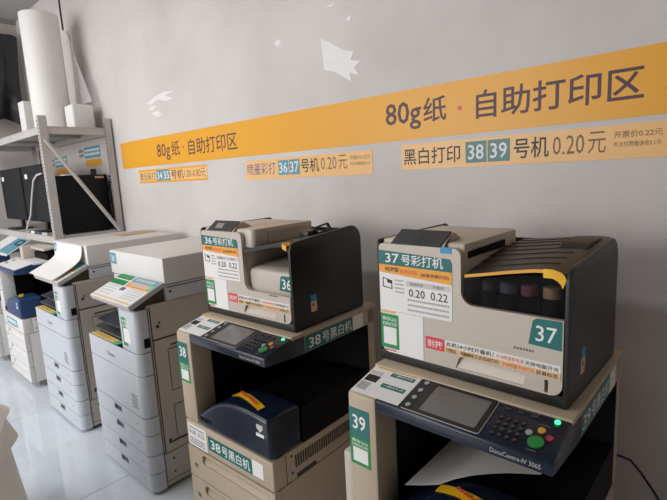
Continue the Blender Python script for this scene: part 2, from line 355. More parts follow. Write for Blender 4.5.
# ------------------------------------------------------------------ big copier with an open output bay (four of them)
def copier(x, y, rz, label, num, detail=True, bright=False, x_hump='navy'):
    t = thing('office_copier', label, 'copier', (x, y, 0), rz, 'copiers with open output bays')
    bm_ = 'white' if bright else 'cream'  # far copiers turn white: their overexposure is put into the body colour
    # base and castors
    MB().box(-0.25, 0.25, 0.05, 0.58, 0.018, 0.05).build('base', 'grey', t)
    MB().box(-0.262, 0.262, 0.03, 0.60, 0.05, 0.548).build('lower_body', bm_, t, bevel=0.006)
    for z0, z1 in ((0.055, 0.172), (0.176, 0.298), (0.302, 0.432)):
        d = MB().poly(front(0.0), [(-0.263,z0),(0.263,z0),(0.263,z1),(-0.263,z1)], -0.029, 0.0, holes=[rrect(-0.17, 0.225, z1-0.056, z1-0.014, 0.018)[::-1]]).build('drawer', bm_, t)
        MB().prism_x([(0.002,z1-0.062),(0.026,z1-0.016),(0.026,z1-0.008),(0.0288,z1-0.008),(0.0288,z1-0.062)], -0.195, 0.23).build('scoop', bm_, d)
        MB().fbox(front(0.0), -0.225, -0.205, z1-0.085, z1-0.068, 0.0, 0.0012).build('size_mark', 'inkg', d)
    MB().box(-0.263, 0.263, 0.0, 0.06, 0.436, 0.548).build('front_cover', bm_, t, bevel=0.008)
    # right side: vent, release handle, seams
    R = right(0.262)
    vg = MB()
    for i in range(26): vg.fbox(R, 0.105+i*0.0125, 0.105+i*0.0125+0.006, 0.478, 0.524, 0.0, 0.0022)
    vg.build('vent_grille', 'gap', t)
    MB().fbox(R, 0.03, 0.58, 0.4335, 0.4365, 0, 0.0008).fbox(R, 0.06, 0.0625, 0.437, 0.545, 0, 0.0008).build('side_seam', 'gap', t)
    MB().fbox(R, 0.11, 0.21, 0.436, 0.452, 0, 0.0012).build('side_handle', 'gap', t)
    for zz_ in (0.465, 0.53): MB().disc(R, 0.088, zz_, 0.005, 0, 0.0015, 10).build('screw', 'gap', t)
    # left post that carries the scanner
    MB().prism_x([(0.0,0.55),(0.13,0.55),(0.13,0.949),(0.0,0.919)], -0.265, -0.172).build('front_post', bm_, t, bevel=0.009)
    MB().box(-0.2645, -0.172, 0.132, 0.56, 0.55, 0.936).build('side_wall', bm_, t, bevel=0.004)
    MB().box(-0.1715, -0.168, 0.09, 0.55, 0.55, 0.875).build('bay_side', 'dark', t)
    MB().box(-0.1715, 0.262, 0.552, 0.562, 0.55, 0.875).build('bay_back', 'dark', t)
    MB().box(-0.262, 0.262, 0.562, 0.61, 0.55, 0.94).build('rear_post', bm_, t, bevel=0.004)
    # output tray with the humped blue cover
    prof = [(-0.165,0.552),(0.262,0.552),(0.262,0.700),(0.20,0.706),(0.139,0.708),(0.08,0.705),(0.024,0.695),(-0.02,0.68),(-0.062,0.659),(-0.10,0.637),(-0.135,0.612),(-0.158,0.592),(-0.165,0.58)]
    h = MB().prism_y(prof, -0.004, 0.15).build('tray_cover', x_hump, t, bevel=0.016, seg=3, angle=60)
    MB().prism_y([(-0.165,0.552),(0.262,0.552),(0.262,0.685),(0.139,0.682),(0.024,0.67),(-0.062,0.64),(-0.165,0.57)], 0.1505, 0.551).build('output_tray', 'dark', t)
    MB().poly(front(-0.004), rrect(-0.145, -0.075, 0.578, 0.597, 0.004), 0.0, 0.001).build('name_plate', 'dark', h)
    hz = ((-0.05,0.666),(-0.02,0.6802),(0.02,0.6942),(0.06,0.7025),(0.10,0.7068),(0.145,0.7082),(0.185,0.7068))
    sk = lambda a: 0.098-0.28*(a+0.05)
    MB().sheet([[(a, sk(a)+d_, z_+0.0008) for a, z_ in hz] for d_ in (-0.012, 0.020)], 0.0012).build('yellow_tape', 'yellow', h)
    wl = MB()
    for r0 in range(12):
        a = 0.012+r0*0.012; wl.fbox(Frame((0,0,0.7094 if a > 0.06 else 0.704),(1,0,0),(0,1,0)), a, a+0.008, sk(a)-0.002, sk(a)+0.01, 0.0, 0.0016)
    if detail: wl.build('tape_print', 'redt', h)
    MB().poly(front(-0.004), [(0.20,0.676),(0.232,0.676),(0.232,0.662),(0.216,0.648),(0.20,0.662)], 0.0, 0.001).build('pull_mark', 'palep', h)
    MB().fbox(front(-0.004), 0.196, 0.236, 0.632, 0.644, 0.0, 0.001).build('tray_tag', 'paper', h)
    # scanner deck and sloping control panel
    MB().box(-0.265, 0.265, 0.125, 0.62, 0.939, 0.9535).build('deck', bm_, t, bevel=0.004)
    MB().box(-0.262, 0.262, 0.19, 0.612, 0.876, 0.9395).build('scanner_side', bm_, t, bevel=0.002)
    pm = 'white' if bright else 'navy'
    p = MB().prism_x([(0.0,0.888),(0.19,0.872),(0.19,0.9385),(0.127,0.9385),(0.127,0.9485),(0.006,0.9205),(0.0,0.917)], -0.1715, 0.2635).build('control_panel', 'navy' if not bright else 'navyl', t, bevel=0.004)
    k = 0.231; c_ = 1/math.hypot(1, k); SL = Frame((0, 0, 0.9195), (1,0,0), (0, c_, k*c_))
    L = lambda yy: yy/c_
    # instruction sheet on the slope
    ins = sign(t, 'instruction_sheet', SL, -0.258, -0.106 if not bright else 0.25, L(0.008), L(0.124), 'paper', 0.0016, base=0.0002)
    MB().fbox(SL, -0.192, -0.118, L(0.098), L(0.113), 0.0016, 0.002).build('teal_tab', 'teal', ins); MB().fbox(SL, -0.192, -0.118, L(0.05), L(0.066), 0.0016, 0.002).build('teal_tab', 'teal', ins)
    MB().text(SL, '一键式打印', -0.186, L(0.102), 0.062, 0.0085, 0.01, 0.0023).text(SL, '一键式复印', -0.186, L(0.054), 0.062, 0.0085, 0.01, 0.0023).build('lettering', 'wink', ins)
    MB().fbox(SL, -0.252, -0.212, L(0.058), L(0.085), 0.0016, 0.002).build('picture', 'ink', ins)
    MB().fbox(SL, -0.254, -0.214, L(0.088), L(0.103), 0.0016, 0.002).build('grey_block', 'palep', ins); MB().fbox(SL, -0.254, -0.22, L(0.02), L(0.054), 0.0016, 0.002).build('grey_block', 'palep', ins)
    lines(MB(), SL, -0.245, -0.118, (L(0.117),), 0.006, 0.0016, 0.002, 5).build('yellow_print', 'otape', ins)
    lines(MB(), SL, -0.252, -0.222, (L(0.024), L(0.031), L(0.038), L(0.045)), 0.003, 0.002, 0.0022, 6).build('small_print', 'inkg', ins)
    if not bright:
        MB().poly(SL, rrect(-0.104, 0.103, L(0.008), L(0.124), 0.006), 0.0, 0.0022).build('screen_bezel', 'black', t)
        sc = MB().poly(SL, rrect(-0.052, 0.091, L(0.018), L(0.113), 0.003), 0.0022, 0.0028).build('touch_screen', 'screen', t)
        e = MB(); o_ = rrect(-0.1, 0.1055, L(0.006), L(0.126), 0.007); i_ = rrect(-0.099, 0.1045, L(0.007), L(0.125), 0.0065)
        e.poly(SL, o_, 0.0, 0.0018, holes=[i_[::-1]]).build('screen_edge', 'lgrey', t)
        for yy in (0.021, 0.051, 0.081, 0.112): MB().disc(SL, -0.084, L(yy), 0.0065, 0.0022, 0.0045).build('screen_button', 'btnw', t)
        for r_ in range(4):
            for q in range(4):
                MB().disc(SL, 0.128+q*0.0165, L(0.024+r_*0.018), 0.0055, 0.0, 0.0026, 12).build('key', 'black', t)
        for q in range(3): MB().poly(SL, rrect(0.122+q*0.03, 0.138+q*0.03, L(0.106), L(0.113), 0.003), 0, 0.002).build('oval_key', 'dgrey', t)
        km = MB()
        for r_ in range(4):
            for q in range(4): km.fbox(SL, 0.1262+q*0.0165, 0.1302+q*0.0165, L(0.0225+r_*0.018), L(0.0255+r_*0.018), 0.0026, 0.003)
        km.build('key_print', 'inkg', t)
        MB().disc(SL, 0.217, L(0.037), 0.0165, 0.0, 0.004, 24).build('start_button', 'btng', t)
        MB().disc(SL, 0.217, L(0.074), 0.008, 0.0, 0.0035).build('yellow_button', 'btny', t)
        MB().disc(SL, 0.196, L(0.058), 0.007, 0.0, 0.0035).build('grey_button', 'btnw', t)
        MB().disc(SL, 0.238, L(0.059), 0.0075, 0.0, 0.0035).build('red_button', 'btnr', t)
        MB().disc(SL, 0.237, L(0.112), 0.006, 0.0, 0.003).build('indicator_light', 'led', t)
        kp = MB()
        lines(kp, SL, 0.205, 0.232, (L(0.09),), 0.003, 0, 0.0006, 8); lines(kp, SL, 0.205, 0.225, (L(0.012),), 0.003, 0, 0.0006, 9)
        lines(kp, SL, 0.15, 0.20, (L(0.118),), 0.0025, 0, 0.0006, 10); kp.build('panel_print', 'inkg', t)
        MB().text(front(0.0), 'DocuCentre-IV 3065', 0.135, 0.8965, 0.105, 0.0105, 0.0, 0.0008).build('model_lettering', 'lgrey', t)
    # numbered stickers
    Fp = front(0.0)
    n = sign(t, 'number_sticker', Fp, -0.261, -0.193, 0.796, 0.878, 'teal')
    MB().text(Fp, num, -0.249, 0.818, 0.044, 0.042, 0.014).build('lettering', 'wink', n)
    scan_card(t, Fp, -0.261, -0.193, 0.713, 0.795)
    if detail:
        R2 = right(0.262)
        s_ = sign(t, 'side_sign', R2, 0.192, 0.462, 0.8785, 0.9365, 'teal')
        MB().text(R2, num, 0.21, 0.888, 0.062, 0.038, 0.012).text(R2, '号黑白机', 0.282, 0.886, 0.172, 0.042, 0.01).build('lettering', 'wink', s_)
        sign(t, 'blank_sticker', R2, 0.463, 0.53, 0.8785, 0.9365, 'paper')
        s_ = sign(t, 'front_sign', Fp, -0.112, 0.152, 0.462, 0.52, 'teal')
        MB().text(Fp, num, -0.095, 0.472, 0.062, 0.038, 0.012).text(Fp, '号黑白机', -0.025, 0.47, 0.165, 0.042, 0.01).build('lettering', 'wink', s_)
        sign(t, 'blank_sticker', Fp, 0.153, 0.212, 0.465, 0.524, 'paper')
        s_ = sign(t, 'price_sheet', Fp, -0.25, -0.122, 0.442, 0.535, 'paper')
        MB().text(Fp, '0.20', -0.238, 0.494, 0.044, 0.017, 0.006).text(Fp, '0.22', -0.18, 0.494, 0.044, 0.017, 0.006).build('lettering', 'ink', s_)
        lines(MB(), Fp, -0.24, -0.135, (0.452, 0.462, 0.472, 0.519), 0.004, 0.0012, 0.0016, 12).build('small_print', 'inkg', s_)
    else:
        s_ = sign(t, 'front_sign', Fp, -0.15, 0.12, 0.462, 0.52, 'tealp')
        lines(MB(), Fp, -0.13, 0.10, (0.478,), 0.03, 0.0012, 0.0016, 13).build('print', 'wink', s_)
    return t
C39 = copier(-0.5295, 0.886, 0.005, 'cream and navy copier numbered 39, nearest the camera under the printer numbered 37', '39')
MB().box(-0.30, -0.2655, 0.01, 0.30, 0.25, 0.728).build('side_tray', 'hpw', C39, bevel=0.008)
C38 = copier(-1.4185, 0.886, 0.03, 'cream and navy copier numbered 38, under the printer numbered 36', '38')
C33 = copier(-4.245, 0.886, 0.0, 'far copier with a bright blue tray cover, below the metal shelf', '33', False, True, 'navyl')
C32 = copier(-5.14, 0.886, 0.0, 'farthest copier, cut off by the left edge of the photo', '32', False, True, 'navyl')

# ------------------------------------------------------------------ desktop printers standing on the two near copiers
def printer(x, y, z, rz, label, num, bottles):
    t = thing('inkjet_printer', label, 'printer', (x, y, z), rz, 'desktop printers on the copiers')
    F = front(0.0)
    # black shell: base, sides, back
    for xx in (-0.2, 0.2):
        for yy in (0.04, 0.35): MB().lathe((xx, yy, 0), [(0.016, 0), (0.018, 0.006)], 12).build('foot', 'dark', t)
    MB().box(-0.2575, 0.2575, 0.0005, 0.396, 0.002, 0.032).build('base', 'black', t, bevel=0.004)
    sd = arc(0.339, 0.281, 0.06, 0, 90, 8)+arc(0.036, 0.285, 0.036, 90, 180)
    sd = [(0.0, 0.008), (0.006, 0.002), (0.393, 0.002), (0.399, 0.012)]+sd
    MB().prism_x(sd, 0.2465, 0.258).build('right_side', 'black', t, bevel=0.0025)
    sl = [(0.0, 0.008), (0.006, 0.002), (0.393, 0.002), (0.399, 0.012)]+arc(0.37, 0.33, 0.029, 0, 90)+arc(0.014, 0.342, 0.014, 90, 180)
    MB().prism_x(sl, -0.259, -0.2505).build('left_side', 'black', t, bevel=0.0025)
    MB().box(-0.2495, 0.2455, 0.384, 0.397, 0.02, 0.322).build('back', 'black', t)
    # ivory front plate with the paper tray cut-out
    zc = 0.206 if bottles else 0.128
    outer = arc(-0.222, 0.056, 0.027, 180, 270)+arc(0.22, 0.056, 0.0265, 270, 360)+[(0.2465, zc)]
    outer += [(0.2465, zc)]+[(p[0], p[1]) for p in arc(0.038, zc+0.034, 0.034, 270, 180)]+arc(-0.016, 0.326, 0.02, 0, 90)+arc(-0.236, 0.333, 0.013, 90, 180)
    outer2 = []
    for p in outer:
        if not outer2 or (abs(p[0]-outer2[-1][0])+abs(p[1]-outer2[-1][1])) > 1e-5: outer2.append(p)
    hole = [(-0.012, 0.036)]+[(0.158, 0.036)]+arc(0.152, 0.052, 0.014, -30, 90, 4)+arc(0.008, 0.054, 0.014, 90, 180, 4)
    slot = rrect(0.2085, 0.2165, 0.033, 0.064, 0.0035)
    MB().poly(F, outer2, -0.014, 0.003, holes=[hole[::-1], slot[::-1]]).build('front_plate', 'hpw', t)
    h = MB().prism_x([(-0.001, 0.034), (0.0125, 0.07), (0.026, 0.072), (0.026, 0.03)], -0.016, 0.162).build('tray_grip', 'hpw', t)
    MB().box(0.205, 0.22, 0.0135, 0.02, 0.03, 0.068).build('slot_back', 'dark', t)
    MB().fbox(F, -0.106, -0.1045, 0.036, 0.155, 0.003, 0.0034).fbox(F, -0.1045, 0.245, 0.112, 0.1132, 0.003, 0.0034).build('tray_seam', 'lgrey', t)
    # ivory upper module with display
    MB().box(-0.2495, 0.006, 0.016, 0.335, 0.03, 0.357).build('left_module', 'hpw', t, bevel=0.008)
    RM = right(0.006)
    if bottles:
        MB().poly(RM, [(0.03, 0.318), (0.25, 0.316), (0.25, 0.337), (0.03, 0.335)], 0, 0.0015).build('feed_slot', 'dark', t)
        MB().poly(RM, [(0.06, 0.3375), (0.245, 0.339), (0.245, 0.343), (0.06, 0.341)], 0, 0.004).build('slot_lip', 'lgrey', t)
    else:
        MB().poly(top(0), [(-0.03, 0.0148), (0.028, 0.0148)]+arc(0.033, 0.0368, 0.022, -90, 0, 5)+[(0.055, 0.333), (-0.03, 0.333)], 0.287, 0.3568).build('module_bulge', 'hpw', t, bevel=0.005)
        MB().poly(right(0.055), rrect(0.085, 0.30, 0.297, 0.345, 0.006), 0, 0.003).build('side_door', 'hpw', t, bevel=0.0012, seg=1)
    MB().prism_x([(-0.002,0.344),(0.034,0.379),(0.06,0.378),(0.095,0.3585),(0.016,0.3565),(0.01,0.346)], -0.203, -0.044).build('display_housing', 'hpw', t, bevel=0.003)
    sl_ = math.hypot(0.036, 0.035); DF = Frame((0, -0.002, 0.344), (1,0,0), (0, 0.036/sl_, 0.035/sl_))
    dp = MB().poly(DF, [(-0.208,0.002),(-0.054,0.002),(-0.04,sl_+0.004),(-0.194,sl_+0.004)], 0.0002, 0.004).build('control_display', 'display', t, bevel=0.001, seg=1)
    MB().poly(DF, rrect(-0.165, -0.12, 0.015, 0.04, 0.002), 0.004, 0.0044).build('small_screen', 'grey' if not bottles else 'dgrey', dp)
    # black lid over the output bay
    fe = [(0.012, 0.276), (0.06, 0.285), (0.12, 0.297), (0.18, 0.307), (0.22, 0.309), (0.24, 0.300), (0.2455, 0.285)]
    be = [(0.012, 0.314), (0.06, 0.318), (0.12, 0.325), (0.18, 0.332), (0.22, 0.334), (0.24, 0.332), (0.2455, 0.326)]
    if not bottles: be = [(0.012, 0.282), (0.06, 0.290), (0.12, 0.302), (0.18, 0.314), (0.22, 0.322), (0.24, 0.326), (0.2455, 0.322)]
    rows = []
    for j in range(9):
        q = j/8; e = min(1, q*1.15)
        rows.append([(fe[i][0], 0.004+q*0.378, fe[i][1]+(be[i][1]-fe[i][1])*math.sin(e*math.pi/2)) for i in range(len(fe))])
    MB().sheet(rows, 0.006).build('lid', 'lid', t)
    rb = MB()
    for j in range(1, 8):
        r0 = rows[j]
        rb.tube([(p[0], p[1], p[2]+0.006) for p in r0[:5]], 0.0022, 6)
    rb.build('lid_rib', 'black', t)
    if bottles:
        MB().sheet([[(p[0], 0.0035, p[1]-0.001) for p in fe], [(p[0], 0.0035, p[1]+0.0065) for p in fe]], 0.0015).build('orange_edge_tape', 'otape', t)
        tp = [(0.2, 0.3085), (0.22, 0.309), (0.234, 0.304), (0.242, 0.296), (0.245, 0.288)]
        g = [[(p[0]-(0.0 if i < 2 else 0.004), 0.0015, p[1]-0.012) for i, p in enumerate(tp)], [(p[0]+(0.0 if i < 2 else 0.003), 0.0015, p[1]+0.008) for i, p in enumerate(tp)]]
        MB().sheet(g, 0.001).build('yellow_warning_tape', 'yellow', t)
    else:
        g = [[(p[0], yy, p[1]+zz) for p in fe[4:6]] for yy, zz in ((0.0012, -0.010), (0.0012, 0.0075), (0.035, 0.0082))]
        MB().sheet(g, 0.001).build('yellow_warning_tape', 'yellow', t)
        MB().sheet([[(p[0], 0.0035, p[1]-0.006) for p in fe], [(p[0], 0.0035, p[1]+0.007) for p in fe]], 0.0012).build('lid_edge', 'black', t)
    # paper stop flap on the lid
    fz = 0.336
    if bottles:
        MB().prism_x([(0.19, fz-0.004), (0.33, fz+0.004), (0.33, fz+0.009), (0.21, fz+0.008)], 0.17, 0.235).build('paper_stop', 'black', t, bevel=0.002, seg=1)
    else:
        fl_ = Frame((0.205, 0.20, fz-0.018), (0, 0.9, 0.12), (-0.25, -0.35, 0.9))
        MB().poly(fl_, rrect(0, 0.085, 0, 0.034, 0.008), -0.004, 0.004, holes=[rrect(0.01, 0.075, 0.010, 0.027, 0.005)[::-1]]).build('paper_stop', 'black', t)
        MB().box(0.15, 0.195, 0.16, 0.22, fz-0.026, fz+0.002).build('stop_hinge', 'black', t, bevel=0.006)
    # bay interior
    if bottles:
        MB().box(0.008, 0.245, 0.016, 0.38, 0.185, 0.206).build('bay_floor', 'dark', t)
        MB().box(0.008, 0.245, 0.10, 0.105, 0.2065, 0.27).build('bay_back', 'dark', t)
        MB().poly(front(0.009), [(0.0065,0.2065),(0.245,0.2065),(0.245,0.284),(0.238,0.296),(0.22,0.302),(0.18,0.300),(0.12,0.290),(0.06,0.278),(0.0065,0.268)], 0.0, 0.0015).build('smoked_window', 'smoke', t)
    else:
        MB().box(0.008, 0.245, 0.016, 0.30, 0.09, 0.118).build('bay_floor', 'hpw', t)
        MB().box(0.008, 0.245, 0.305, 0.312, 0.035, 0.318).build('bay_back', 'hpw', t)
        cv = MB().prism_x([(0.02, 0.119), (0.29, 0.119), (0.29, 0.232), (0.17, 0.222), (0.05, 0.213), (0.028, 0.208), (0.02, 0.198)], 0.012, 0.2445).build('output_cover', 'hpw', t, bevel=0.006)
    # posters
    g = sign(t, 'title_sign', F, -0.249, -0.02, 0.285, 0.327, 'teal', 0.0042, outline=[(-0.249,0.287),(-0.02,0.285),(-0.02,0.308),(-0.026,0.318),(-0.249,0.327)], base=0.003)
    MB().text(F, num, -0.226, 0.293, 0.046, 0.027, 0.012, 0.0048).text(F, '号彩打机', -0.172, 0.291, 0.128, 0.029, 0.01, 0.0048).build('lettering', 'wink', g)
    g = sign(t, 'subtitle_sign', F, -0.249, -0.02, 0.258, 0.286, 'orange', 0.0042, outline=[(-0.249,0.265),(-0.02,0.252),(-0.02,0.2845),(-0.249,0.2865)], base=0.003)
    MB().text(F, '经济型', -0.228, 0.2685, 0.046, 0.013, 0.014, 0.0048).text(F, '(标准带票打印)', -0.112, 0.2625, 0.084, 0.012, 0.004, 0.0048).build('lettering', 'ink', g)
    MB().text(F, '彩色打印', -0.178, 0.266, 0.056, 0.013, 0.006, 0.0048).build('red_lettering', 'redt', g)
    g = sign(t, 'price_sheet', F, -0.249, -0.02, 0.152, 0.266, 'paper', 0.004, outline=[(-0.249,0.154),(-0.02,0.156),(-0.02,0.2515),(-0.249,0.2645)], base=0.003)
    MB().text(F, '0.20', -0.15, 0.2045, 0.05, 0.022, 0.004, 0.0046).text(F, '0.22', -0.082, 0.2045, 0.05, 0.022, 0.004, 0.0046).build('lettering', 'ink', g)
    MB().fbox(F, -0.158, -0.025, 0.233, 0.2475, 0.004, 0.0044).build('heading_band', 'palep', g)
    MB().text(F, '普通彩页', -0.146, 0.2365, 0.042, 0.008, 0, 0.0048).text(F, '开票价', -0.076, 0.2365, 0.034, 0.008, 0, 0.0048).build('heading_lettering', 'inkg', g)
    MB().poly(F, [(-0.238,0.222),(-0.205,0.218),(-0.205,0.243),(-0.238,0.25)], 0.004, 0.0044, holes=[[(-0.235,0.2245),(-0.235,0.247),(-0.208,0.241),(-0.208,0.221)]]).poly(F, [(-0.222,0.236),(-0.206,0.233),(-0.206,0.242),(-0.222,0.2455)], 0.0044, 0.0048).build('picture', 'ink', g)
    lines(MB(), F, -0.196, -0.166, (0.21, 0.221, 0.232, 0.243), 0.0045, 0.004, 0.0044, 21).build('side_print', 'inkl', g)
    lines(MB(), F, -0.155, -0.028, (0.192, 0.178, 0.164), 0.0055, 0.004, 0.0044, 22).build('small_print', 'inkl', g)
    g = sign(t, 'notice_sheet', F, -0.249, -0.108, 0.032, 0.153, 'paper', 0.0038, outline=[(-0.222,0.0305),(-0.108,0.0305),(-0.108,0.153),(-0.249,0.153),(-0.249,0.056),(-0.244,0.042),(-0.236,0.034)], base=0.003)
    lines(MB(), F, -0.245, -0.195, (0.1465,), 0.0065, 0.0038, 0.0043, 23).build('orange_print', 'otape', g)
    lines(MB(), F, -0.235, -0.195, (0.034,), 0.005, 0.0038, 0.0043, 24).build('red_print', 'red', g)
    scan_card(t, F, -0.2485, -0.188, 0.042, 0.1435, 0.0038)
    g = sign(t, 'warning_strip', F, -0.10, 0.243, 0.07, 0.104, 'paper', 0.0042, outline=[(-0.10,0.0705),(0.243,0.0705),(0.243,0.103),(-0.10,0.104)], base=0.003)
    MB().fbox(F, -0.043, 0.243, 0.0705, 0.0862, 0.0042, 0.0046).build('peach_band', 'peach', g)
    MB().fbox(F, -0.10, -0.043, 0.0705, 0.104, 0.0042, 0.0048).build('red_block', 'red', g)
    MB().text(F, '别按', -0.094, 0.077, 0.045, 0.02, 0.008, 0.0052).build('white_lettering', 'wink', g)
    MB().text(F, '此机24小时开着机！', -0.038, 0.0885, 0.128, 0.0125, 0.008, 0.0048).text(F, '关掉电脑开关', 0.165, 0.0885, 0.074, 0.0105, 0.002, 0.0048).text(F, '付款后，电脑解析又会自动打印！', -0.038, 0.0722, 0.142, 0.0115, 0.008, 0.0052).text(F, '屏幕标签', 0.19, 0.0725, 0.048, 0.0105, 0.002, 0.0052).build('lettering', 'ink', g)
    MB().text(F, '手动喷墨按电源', 0.096, 0.0885, 0.066, 0.0105, 0, 0.0048).text(F, '手动喷墨不会打印', 0.11, 0.0725, 0.076, 0.0105, 0, 0.0052).build('red_lettering', 'redt', g)
    yb = 0.0 if bottles else 0.02
    FN = front(yb); zb = 0.003 if bottles else 0.0
    g = sign(t, 'number_sticker', FN, 0.175, 0.244, 0.138, 0.204, 'teal', zb+0.0012, outline=[(0.172,0.141),(0.2435,0.138),(0.2435,0.2045 if bottles else 0.196),(0.19,0.2035 if bottles else 0.196),(0.181,0.197 if bottles else 0.19)], base=zb)
    MB().text(FN, num, 0.188, 0.151 if bottles else 0.148, 0.046, 0.037, 0.006, zb+0.0018).build('lettering', 'wink', g)
    lines(MB(), F, 0.138, 0.185, (0.1215,), 0.0055, 0.003, 0.0034, 25).build('model_print', 'inkg', t)
    # sticker on the black right side
    R = right(0.258)
    g = sign(t, 'spec_sticker', R, 0.088, 0.118, 0.055, 0.092, 'peach', 0.001)
    MB().fbox(R, 0.088, 0.118, 0.0925, 0.117, 0, 0.001).build('blue_half', 'cyan', g)
    MB().fbox(R, 0.094, 0.104, 0.075, 0.085, 0.001, 0.0014).fbox(R, 0.108, 0.114, 0.058, 0.066, 0.001, 0.0014).build('print', 'inkg', g)
    return t
P37 = printer(-0.5445, 1.047, 0.9537, -0.01536, 'black and ivory printer numbered 37 with ink bottles under its lid', '37', True)
P36 = printer(-1.434, 1.046, 0.9537, 0.0336, 'black and ivory printer numbered 36 with an open paper bay', '36', False)
MB().poly(Frame((0, -0.0, 0.344), (1,0,0), (0, 0, 1)), rrect(-0.052, -0.02, -0.012, 0.004, 0.002), 0.003, 0.004).build('blue_sticker', 'cyan', P37)
for i, (xl, c, nm) in enumerate(((0.062, 'capk', 'dark grey'), (0.108, 'capc', 'blue-grey'), (0.158, 'capm', 'pinkish'), (0.208, 'capy', 'tan'))):
    ca, sa = math.cos(-0.01536), math.sin(-0.01536); lx, ly = xl, 0.036
    bt = thing('ink_bottle', nm + ' capped ink bottle inside the printer numbered 37', 'bottle', (-0.5445+lx*ca-ly*sa, 1.047+lx*sa+ly*ca, 0.9537+0.2062), 0, 'ink bottles in the printer')
    MB().lathe((0,0,0), [(0.0205, 0), (0.021, 0.002), (0.021, 0.034), (0.016, 0.038)], 18).build('bottle_body', 'dark', bt)
    MB().lathe((0,0,0.0381), [(0.0185, 0), (0.0188, 0.001), (0.0188, 0.022), (0.017, 0.0245)], 18).build('cap', c, bt)

# ------------------------------------------------------------------ tall white copiers with paper drawers (two)
def tall_copier(x, y, rz, label, num):
    t = thing('drawer_copier', label, 'copier', (x, y, 0), rz, 'tall white copiers')
    HW = 0.287; F = front(0.0)
    MB().box(-0.27, 0.27, 0.03, 0.68, 0.012, 0.03).build('base', 'dgrey', t)
    for xx in (-0.24, 0.24):
        for yy in (0.08, 0.62): MB().lathe((xx, yy, 0), [(0.02, 0), (0.02, 0.014)], 10).build('foot', 'dark', t)
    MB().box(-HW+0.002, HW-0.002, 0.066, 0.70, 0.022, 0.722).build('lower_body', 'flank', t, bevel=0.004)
    for z0, z1, hz in ((0.018, 0.110, 0.084), (0.114, 0.205, 0.175), (0.209, 0.308, 0.281), (0.312, 0.400, 0.372)):
        hole = rrect(-0.062, 0.022, hz-0.017, hz+0.017, 0.004)
        d = MB().poly(F, [(-HW, z0), (HW-0.055, z0), (HW-0.055, z1), (-HW, z1)], -0.064, 0.0, holes=[hole[::-1]]).build('drawer', 'coolw', t)
        MB().box(-0.064, 0.024, 0.007, 0.010, hz-0.019, hz+0.019).build('handle_recess', 'dgrey', d)
        MB().poly(top(0), [(HW-0.055, 0.0)]+arc(HW-0.04, 0.04, 0.04, -90, 0, 6)+[(HW, 0.064), (HW-0.055, 0.064)], z0, z1).build('drawer_end', 'coolw', d)
        MB().disc(F, 0.19, (z0+z1)/2, 0.004, 0, 0.0008, 10).build('size_dot', 'inkg', d)
    for nm, z0, z1 in (('front_door', 0.404, 0.608), ('front_cover', 0.612, 0.72)):
        MB().poly(top(0), [(-HW, 0.0)]+arc(HW-0.04, 0.04, 0.04, -90, 0, 6)+[(HW, 0.064), (-HW, 0.064)], z0, z1).build(nm, 'coolw', t, bevel=0.0015, seg=1)
    MB().text(F, 'Canon', -0.066, 0.652, 0.085, 0.02, 0.006, 0.0008).build('brand_lettering', 'inkg', t)
    lines(MB(), F, 0.165, 0.225, (0.44, 0.455, 0.47, 0.485, 0.5), 0.006, 0, 0.0006, 31).build('door_print', 'inkg', t)
    # ledge with yellow strip and dark sill
    MB().box(-HW+0.006, 0.115, 0.004, 0.06, 0.7205, 0.7225).build('sill', 'navy', t)
    st = sign(t, 'yellow_strip', top(0.7225), -0.275, 0.0, 0.006, 0.045, 'pyel')
    lines(MB(), top(0.7225), -0.262, -0.07, (0.018, 0.029), 0.006, 0.0012, 0.0016, 32).build('print', 'otape', st)
    MB().fbox(top(0.7225), 0.0, 0.05, 0.006, 0.045, 0.0, 0.0012).build('mint_tab', 'mint', t)
    # front column with scan card and a black socket
    MB().poly(top(0), [(0.118, 0.006)]+arc(HW-0.03, 0.034, 0.03, -90, 0, 6)+[(HW, 0.066), (0.118, 0.066)], 0.724, 0.925).build('front_column', 'coolw', t, bevel=0.003)
    scan_card(t, front(0.006), 0.14, 0.226, 0.745, 0.885)
    MB().poly(right(HW), rrect(0.036, 0.064, 0.745, 0.79, 0.003), -0.004, 0.001).build('socket', 'dark', t)
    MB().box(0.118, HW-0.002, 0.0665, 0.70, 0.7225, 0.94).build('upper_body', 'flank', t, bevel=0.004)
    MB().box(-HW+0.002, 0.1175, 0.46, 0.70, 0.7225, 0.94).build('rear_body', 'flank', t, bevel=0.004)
    MB().prism_x([(0.03, 0.752), (0.46, 0.86), (0.46, 0.845), (0.03, 0.742)], -0.28, 0.117).build('output_tray', 'dgrey', t, bevel=0.003, seg=1)
    MB().prism_x([(0.02, 0.812), (0.30, 0.868), (0.30, 0.86), (0.02, 0.806)], -0.20, 0.117).build('upper_tray', 'navy', t, bevel=0.002, seg=1)
    # right flank: doors and panels standing proud
    R = right(HW-0.002)
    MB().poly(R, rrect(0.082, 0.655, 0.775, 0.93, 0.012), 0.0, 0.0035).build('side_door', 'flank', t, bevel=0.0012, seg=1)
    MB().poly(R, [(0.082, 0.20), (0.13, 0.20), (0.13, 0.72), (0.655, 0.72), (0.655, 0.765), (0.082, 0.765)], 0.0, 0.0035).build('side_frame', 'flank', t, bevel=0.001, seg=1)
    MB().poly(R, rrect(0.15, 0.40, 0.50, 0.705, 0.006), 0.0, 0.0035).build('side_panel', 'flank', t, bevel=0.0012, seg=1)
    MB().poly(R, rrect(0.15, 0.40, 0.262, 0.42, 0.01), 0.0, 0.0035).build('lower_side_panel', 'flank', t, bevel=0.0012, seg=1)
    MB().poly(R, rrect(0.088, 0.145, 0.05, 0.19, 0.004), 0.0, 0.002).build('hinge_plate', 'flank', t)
    gp = MB()
